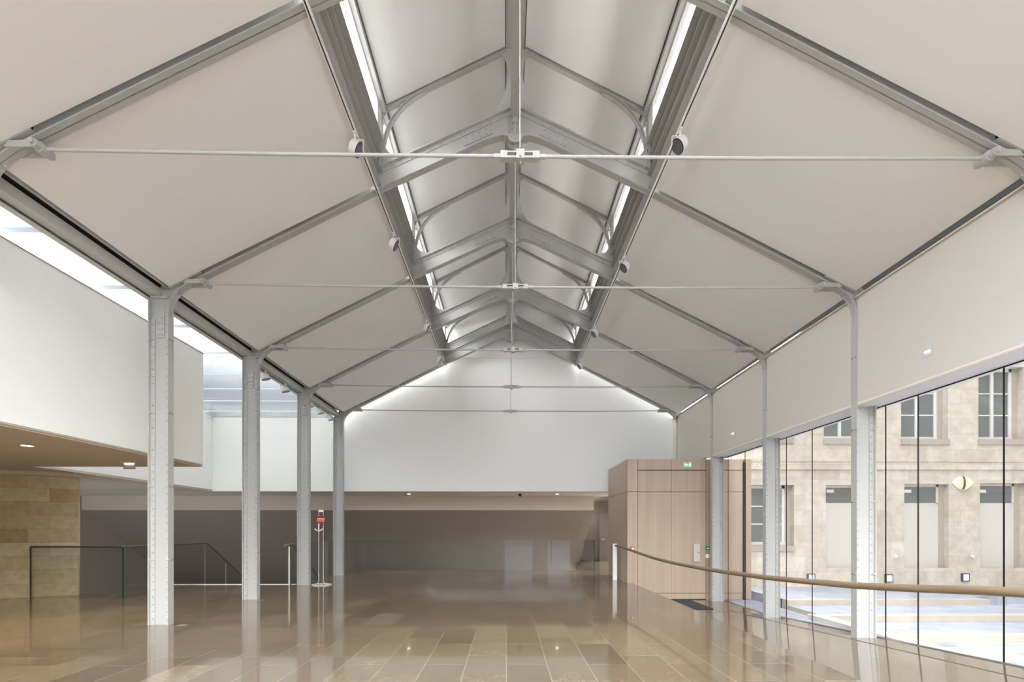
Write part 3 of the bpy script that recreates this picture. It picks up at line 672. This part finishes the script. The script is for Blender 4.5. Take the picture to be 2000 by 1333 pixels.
pa, pb = at(619.2, 1008.7, sy0), at(634.4, 1023, sy0)
pl = MB().box(pa.x, pb.x, sy0-.016, sy0-.008, pb.z, pa.z).link('sign_plate', RED, t)
def text(s, size, x, y, z, m, parent, rot=(PI/2, 0, 0), bold=0.0, align='LEFT', name='lettering', sxx=1.0):
    cu = bpy.data.curves.new(name, 'FONT'); cu.body = s; cu.size = size; cu.extrude = .0006; cu.offset = bold; cu.align_x = align
    o = bpy.data.objects.new(name, cu); C.objects.link(o); dg = bpy.context.evaluated_depsgraph_get(); me = bpy.data.meshes.new_from_object(o.evaluated_get(dg))
    bpy.data.objects.remove(o); me.materials.clear(); me.materials.append(m); q = bpy.data.objects.new(name, me); C.objects.link(q)
    q.parent = parent; q.location = Vector((x, y, z))-origin(parent); q.rotation_euler = rot; q.scale = (sxx, 1, 1); return q
text('auditorium', .046, pa.x+.010, sy0-.0165, pa.z-.088, WHITEP, pl, bold=.0019, sxx=.96)
text('accès  bas', .046, pa.x+.010, sy0-.0165, pa.z-.143, WHITEP, pl, bold=.0019, sxx=1.0)
m = MB(); ax = a1+.004; zt_ = pb.z
m.box(ax-.015, ax+.015, sy0-.014, sy0-.010, zt_-.215, zt_)
for sg in (-1, 1): m.prism([(ax, zt_-.235), (ax+sg*.112, zt_-.155), (ax+sg*.104, zt_-.132), (ax, zt_-.205)], 'Y', sy0-.014, sy0-.010)
m.link('arrow', WHITEP, t)

# ------------------------------------------------------------------ track spotlights
def spotlight(p, n, label, group, flipx=1):
    """p: point on the track, n: direction the lens faces"""
    t = thing('spotlight', label, 'spotlight', p, group)
    p = Vector(p); n = Vector(n).normalized()
    m = MB(); m.box(p.x-.018, p.x+.018, p.y-.05, p.y+.05, p.z-.02, p.z+.005); m.cyl(p-Vector((0, 0, .02)), p-Vector((0, 0, .085)), .014); m.link('adapter', WHITEP, t)
    c = p+Vector((0, 0, -.19))
    m = MB(); m.box(c.x-.075, c.x+.11*flipx if flipx > 0 else c.x+.075, c.y-.012, c.y+.012, p.z-.095, p.z-.085)
    s = flipx; m = MB(); m.box(*sorted((c.x-s*.03, c.x+s*.115)), c.y-.015, c.y+.015, p.z-.095, p.z-.085); m.box(*sorted((c.x+s*.108, c.x+s*.115)), c.y-.015, c.y+.015, c.z-.02, p.z-.085); m.link('yoke', WHITEP, t)
    m = MB(); m.cyl(c-n*.05, c+n*.05, .088, .10, 28); h = m.link('head', WHITEP, t)
    m = MB(); m.cyl(c+n*.0501, c+n*.056, .098, .098, 28); m.link('rim', BLACK, h)
    m = MB(); m.cyl(c+n*.0565, c+n*.058, .088, .088, 28); m.link('lens', LENS, h)
    return t
ords = ['nearest', 'second', 'third', 'farthest']
protoL = None
for k, y in enumerate((6.46, 8.64, 12.2, 14.5)):
    lab = 'white round track spotlight with grey lens, %s of the four on the left lantern track' % ords[k]
    if protoL is None: protoL = spotlight((XC-2.155, y, 6.77), (.86, .12, -.46), lab, 'spotlights on the left track', 1)
    else: copy_tree(protoL, (XC-2.155, y, 6.77), lab)
protoR = None
for k, y in enumerate((6.35, 9.32, 12.5, 15.0)):
    lab = 'white round track spotlight with grey lens, %s of the four on the right lantern track' % ords[k]
    if protoR is None: protoR = spotlight((XC+2.155, y, 6.77), (-.72, -.08, -.66), lab, 'spotlights on the right track', -1)
    else: copy_tree(protoR, (XC+2.155, y, 6.77), lab)
protoE = None
for k, y in enumerate((11.2, 12.2, 13.72, 14.5, 15.35)):
    lab = 'white disc spotlight pointing down from the left eave beam, %s of five' % ['nearest', 'second', 'middle', 'fourth', 'farthest'][k]
    if protoE is None: protoE = spotlight((-5.55, y, 5.19), (.25, .12, -.96), lab, 'spotlights under the left eave beam', -1)
    else: copy_tree(protoE, (-5.55, y, 5.19), lab)

# ------------------------------------------------------------------ small fittings
def downlight(px, py, lit, label, r=.075):
    D = FPX*(SOFZ-EYE)/(1034-py); p = at(px, py, D); p.z = SOFZ
    t = thing('downlight', label, 'ceiling light', (p.x, p.y, SOFZ), 'recessed downlights')
    m = MB(); seg = 28; V = []
    for rr, z in ((r, SOFZ-.004), (r+.012, SOFZ-.004), (r+.012, SOFZ-.0005), (r, SOFZ-.0005)):
        V += [(p.x+rr*math.cos(2*PI*i/seg), p.y+rr*math.sin(2*PI*i/seg), z) for i in range(seg)]
    m.add(V, [(j*seg+i, j*seg+(i+1) % seg, ((j+1) % 4)*seg+(i+1) % seg, ((j+1) % 4)*seg+i) for j in range(4) for i in range(seg)]); m.link('trim_ring', SOFFIT if not lit else WHITEP, t)
    m = MB(); m.cyl((p.x, p.y, SOFZ-.003), (p.x, p.y, SOFZ-.0006), r-.001, seg=28); m.link('lamp', L_WARM if lit else SOFFIT, t)
    if lit:
        ld = bpy.data.lights.new('downlight_lamp', 'SPOT'); ld.energy = 160 if p.x > -7 else 380; ld.color = (1, .80, .58); ld.spot_size = 1.25 if p.x > -7 else 2.4; ld.spot_blend = .8; ld.shadow_soft_size = .06
        lo = bpy.data.objects.new('downlight_lamp', ld); C.objects.link(lo); lo.parent = t; lo.location = (0, 0, -.03)
downlight(53, 873, True, 'lit recessed downlight in the soffit above the honey stone wall', .07)
downlight(194, 898, False, 'unlit recessed downlight in the left soffit, near the hanging emergency light', .08)
downlight(115, 908, False, 'unlit recessed downlight in the left soffit, close above the stone wall', .08)
downlight(798.5, 965.5, True, 'lit recessed downlight in the dark soffit, left of the two lit ones', .06)
downlight(1088, 965.5, True, 'lit recessed downlight in the dark soffit near the oak lobby', .06)
downlight(371, 967, False, 'unlit recessed downlight in the dark soffit behind the nearest left columns', .08)
downlight(240, 967, False, 'unlit recessed downlight in the dark soffit above the stairwell corner', .08)
p = at(1016, 965, 17.2)
m = MB(); m.cyl((p.x, 17.2, 2.71), (p.x, 17.2, 2.7495), .06, .07); m.cyl((p.x, 17.2, 2.66), (p.x, 17.2, 2.71), .03, .055); single('security_camera', m, BLACK, 'small black dome camera in the soffit between the two lit downlights', 'camera')
p = at(253, 907, 9.2)
t = thing('emergency_light', 'small hanging white emergency light at the far edge of the left soffit', 'emergency light', (p.x, 9.2, 2.6))
MB().box(p.x-.15, p.x+.15, 9.12, 9.28, 2.742, 2.7495).link('ceiling_plate', SOFFIT, t)
MB().box(p.x-.11, p.x+.11, 9.195, 9.205, 2.63, 2.742).link('panel', mat('clear_plastic_panel', (.50, .46, .43), .3), t)
m = MB()
for q in (-.06, 0, .06): m.box(p.x+q-.022, p.x+q+.022, 9.185, 9.194, 2.722, 2.738)
m.link('lamp', L_COOL, t)
for px, D0, lab in ((1810, 6.32, 'square flush emergency light in the right wall, the nearer one with a bright white glow'), (1434, 11.8, 'square flush emergency light in the right wall, the farther one near the oak lobby')):
    z = 3.84
    t = thing('wall_emergency_light', lab, 'emergency light', (5.55, D0, z-.06), 'emergency lights on the right wall')
    MB().box(5.560, 5.5649, D0-.085, D0+.085, z-.06, z+.06).link('frame', TRIM, t)
    m = MB()
    for q in (-.03, -.01, .01, .03): m.cyl((5.553, D0+q, z+.005), (5.560, D0+q, z+.005), .011, seg=10)
    m.link('lamp', L_COOL, t)
for px, py, lab in ((356, 1220.5, 'small steel floor box flap right of the nearest left column'), (508, 1172.5, 'small steel floor box flap right of the second left column')):
    D0 = FPX*EYE/(py-1034); p = at(px, py, D0); single('floor_box', MB().box(p.x-.055, p.x+.055, D0-.045, D0+.045, 0.0005, .004), SILVER, lab, 'floor box', 'floor boxes')

# ------------------------------------------------------------------ courtyard outside
FY = 14.4
m = MB(); m.prism([(6.1, -6), (20.2, -6), (20.2, 12), (6.1, 12)], 'Z', -1.0, -.62); struct('floor', m, COBBLE)
t = thing('courtyard_steps', 'three wide pale stone steps rising to the terrace outside the glass wall', 'steps', (9, 8.9, -.62))
MB().box(6.85, 20, 8.93, 10.3, -.62, -.502).link('step', STEPM, t)
MB().box(6.85, 20, 10.3, 11.7, -.62, -.37).link('step', STEPM, t)
xe_ = at(1935, 1180, 11.7).x
MB().box(6.85, xe_, 11.7, 12.3, -.62, -.235).link('step', STEPM, t)
for a, b, z in ((8.98, 10.3, -.498), (10.35, 11.7, -.366)): MB().box(6.85, 20, a+.25, b, z-.003, z).link('tread_paving', PAVE, t)
m = MB(); m.prism([(6.85, 11.95), (xe_-.3, 11.95), (xe_+2, 13.2), (20, 13.2), (20, FY+.3), (6.85, FY+.3)], 'Z', -.60, -.233); struct('floor', m, PAVE)
m = MB(); m.box(6.01, 6.85, 9.6, FY, -.60, -.47); struct('floor', m, PAVE)
t = thing('stone_building', 'pale limestone courtyard building with cream windows and doors outside the glass wall', 'building', (10, FY, -.24))
ops = []                                           # openings of the facade: x0, x1, z0, z1
def fx(px): return at(px, 1000, FY).x
def fz(py): return at(1700, py, FY).z
gnd = [(1463, 1551, 948, 1066), (1613, 1699, 948, 1149), (1766, 1853, 946, 1149), (1914, 2003, 944, 1149), (2064, 2153, 944, 1149)]
upp = [(1452, 1549, 714, 856), (1609, 1699, 715, 857), (1760, 1852, 716, 858), (1911, 2000, 716, 858), (2062, 2150, 716, 858)]
xs = sorted(set([6.9, 20.2]+[fx(v) for o in gnd+upp for v in o[:2]])); zs = sorted(set([-.6, 12]+[fz(v) for o in gnd+upp for v in o[2:]]))
m = MB()
def inside(cx, cz):
    for o in gnd+upp:
        if fx(o[0]) < cx < fx(o[1]) and fz(o[3]) < cz < fz(o[2]): return True
    return False
for i in range(len(xs)-1):
    run = None
    for j in range(len(zs)-1):
        if not inside((xs[i]+xs[i+1])/2, (zs[j]+zs[j+1])/2):
            if run is None: run = zs[j]
            end = zs[j+1]
        else:
            if run is not None: m.box(xs[i], xs[i+1], FY, FY+.28, run, end); run = None
    if run is not None: m.box(xs[i], xs[i+1], FY, FY+.28, run, end)
m.link('wall', FACADE, t)
m = MB(); m.box(6.9, 20.2, FY-.05, FY, fz(918), fz(901)); m.box(6.9, 20.2, FY-.07, FY, fz(903), fz(899)); m.link('string_course', FACADE, t)
MB().box(6.9, 20.2, FY-.03, FY, -.5, fz(1110)).link('plinth', FACADE, t)
def fwindow(o, rows, sill=True):
    x0, x1, zt0, zb = fx(o[0]), fx(o[1]-11), fz(o[2]), fz(o[3])
    y = FY+.20; f = MB(); f.box(x0, x0+.05, y, y+.05, zb, zt0); f.box(x1-.09, x1, y, y+.05, zb, zt0); f.box(x0, x1, y, y+.05, zt0-.09, zt0); f.box(x0, x1, y-.02, y+.05, zb, zb+.10)
    xm = (x0+x1)/2; f.box(xm-.045, xm+.045, y-.01, y+.05, zb, zt0)
    for k in range(1, rows): z = zb+.1+(zt0-zb-.19)*k/rows; f.box(x0, x1, y+.01, y+.05, z-.018, z+.018)
    fr = f.link('window_frame', WHITEP, t); MB().box(x0, x1, y+.03, y+.036, zb, zt0).link('pane', WINGL, fr)
    MB().box(x1, fx(o[1]), y-.01, FY+.279, zb, zt0).link('reveal', STEPM, t)
    if sill: MB().box(x0-.02, fx(o[1])+.02, FY-.05, FY+.2, zb-.17, zb).link('window_sill', STEPM, t)
for o in upp: fwindow(o, 3)
fwindow(gnd[0], 3)
for o in gnd[1:]:
    x0, x1, zt0, zb = fx(o[0]), fx(o[1]-10), fz(o[2]), fz(o[3]); y = FY+.18; zm = fz(984)
    f = MB(); f.box(x0, x1, y, y+.06, zt0-.07, zt0); f.box(x0, x1, y, y+.06, zm-.04, zm+.02); f.box(x1-.07, x1, y, y+.06, zm, zt0); fr = f.link('door_frame', CREAM, t)
    MB().box(x0, x1-.07, y+.02, y+.03, zm, zt0-.07).link('transom_pane', WINGL, fr)
    d = MB().box(x0, x1, y+.01, y+.05, zb, zm-.04).link('door', CREAM, t)
    m = MB(); m.box(x0, x0+.06, y-.02, y+.01, fz(1101), fz(1085)); m.link('handle', CREAM, d)
    MB().box(x0+.14, x0+.36, y-.01, y+.018, fz(962), fz(956)).link('vent', WHITEP, fr)
    MB().box(x1, fx(o[1]), y-.01, FY+.279, zb, zt0).link('reveal', STEPM, t)
MB().box(6.9, 20.2, FY+.28, FY+.4, -.6, 12).link('backing', mat('dim_interior', (.1, .1, .1), .8), t)
# eye-shaped alabaster wall lamp
p = at(1885, 943.5, FY-.1); t = thing('wall_lamp', 'glowing eye-shaped alabaster wall lamp on the stone facade between two doors', 'wall lamp', (p.x, FY, p.z-.2))
def lens_pts(w_, h, n=12):
    up = [(-w_+2*w_*k/n, h*math.sin(PI*k/n)**.9) for k in range(n+1)]
    return up+[(x, -z) for x, z in reversed(up[1:-1])]
m = MB(); L = lens_pts(.33, .215); m.prism([(p.x+a, p.z+b) for a, b in L], 'Y', FY-.05, FY); m.link('back_plate', WHITEP, t)
m = MB(); n = len(L)
V = [(p.x+a*.93, FY-.05, p.z+b*.9) for a, b in L]+[(p.x+.03+a*.55, FY-.13, p.z+b*.6) for a, b in L]+[(p.x+.05, FY-.16, p.z)]
m.add(V, [(i, (i+1) % n, (i+1) % n+n, i+n) for i in range(n)]+[(i+n, (i+1) % n+n, 2*n) for i in range(n)]); m.smooth = True; m.link('shade', L_SHELL, t)
m = MB()
for q in (-.0, .018, .036): m.tube([(p.x-.09+q-.035*math.cos(a)+.03, FY-.06-.10*max(0, math.cos(a))-.012, p.z+.19*math.sin(a)) for a in [-PI/2+PI*k/16 for k in range(17)]], .011, 6)
m.link('band', BRONZE, t)
for px, lab in ((1752.5, 'left of the two'), (1903, 'right of the two')):
    p = at(px, 1087, FY-.08); t = thing('wall_light', 'tiny white arched light on the stone facade, %s' % lab, 'wall light', (p.x, FY, p.z-.05), 'small white facade lights')
    MB().prism([(p.x-.04, p.z-.05), (p.x+.04, p.z-.05), (p.x+.04, p.z+.02), (p.x+.02, p.z+.045), (p.x-.02, p.z+.045), (p.x-.04, p.z+.02)], 'Y', FY-.05, FY).link('shade', WHITEP, t)
for px, py, lab in ((1585, 1129, 'left'), (1737, 1130.5, 'middle'), (1886.5, 1128.5, 'right')):
    p = at(px, py, FY-.08); t = thing('facade_spotlight', 'square dark-framed light low on the stone facade, %s one of three' % lab, 'wall light', (p.x, FY-.03, p.z-.11), 'square facade lights')
    MB().box(p.x-.11, p.x+.11, FY-.09, FY-.03, p.z-.12, p.z+.12).link('frame', mat('slate_frame', (.07, .08, .11), .5), t)
    MB().box(p.x-.08, p.x+.08, FY-.093, FY-.09, p.z-.09, p.z+.09).link('face', emit('pale_panel', (.75, .8, 1), .7), t)
cg = glass('court_dimmer_glass', (.36, .365, .37))
struct('window_13', MB().box(6.2, 20.2, -6, 14.6, 12.0, 12.02), cg); struct('window_14', MB().box(6.18, 6.2, -6, 14.6, 5.4, 12.0), cg)  # added panes, out of view, that dim the daylight in the court
# unseen court walls, made this tall to hold back sky light
m = MB(); m.box(20.2, 20.6, -6, 15, -1, 32); struct('court_sky_blocker', m, FACADE); m = MB(); m.box(6.5, 20.2, -6.4, -6, -1, 32); struct('court_sky_blocker', m, FACADE)
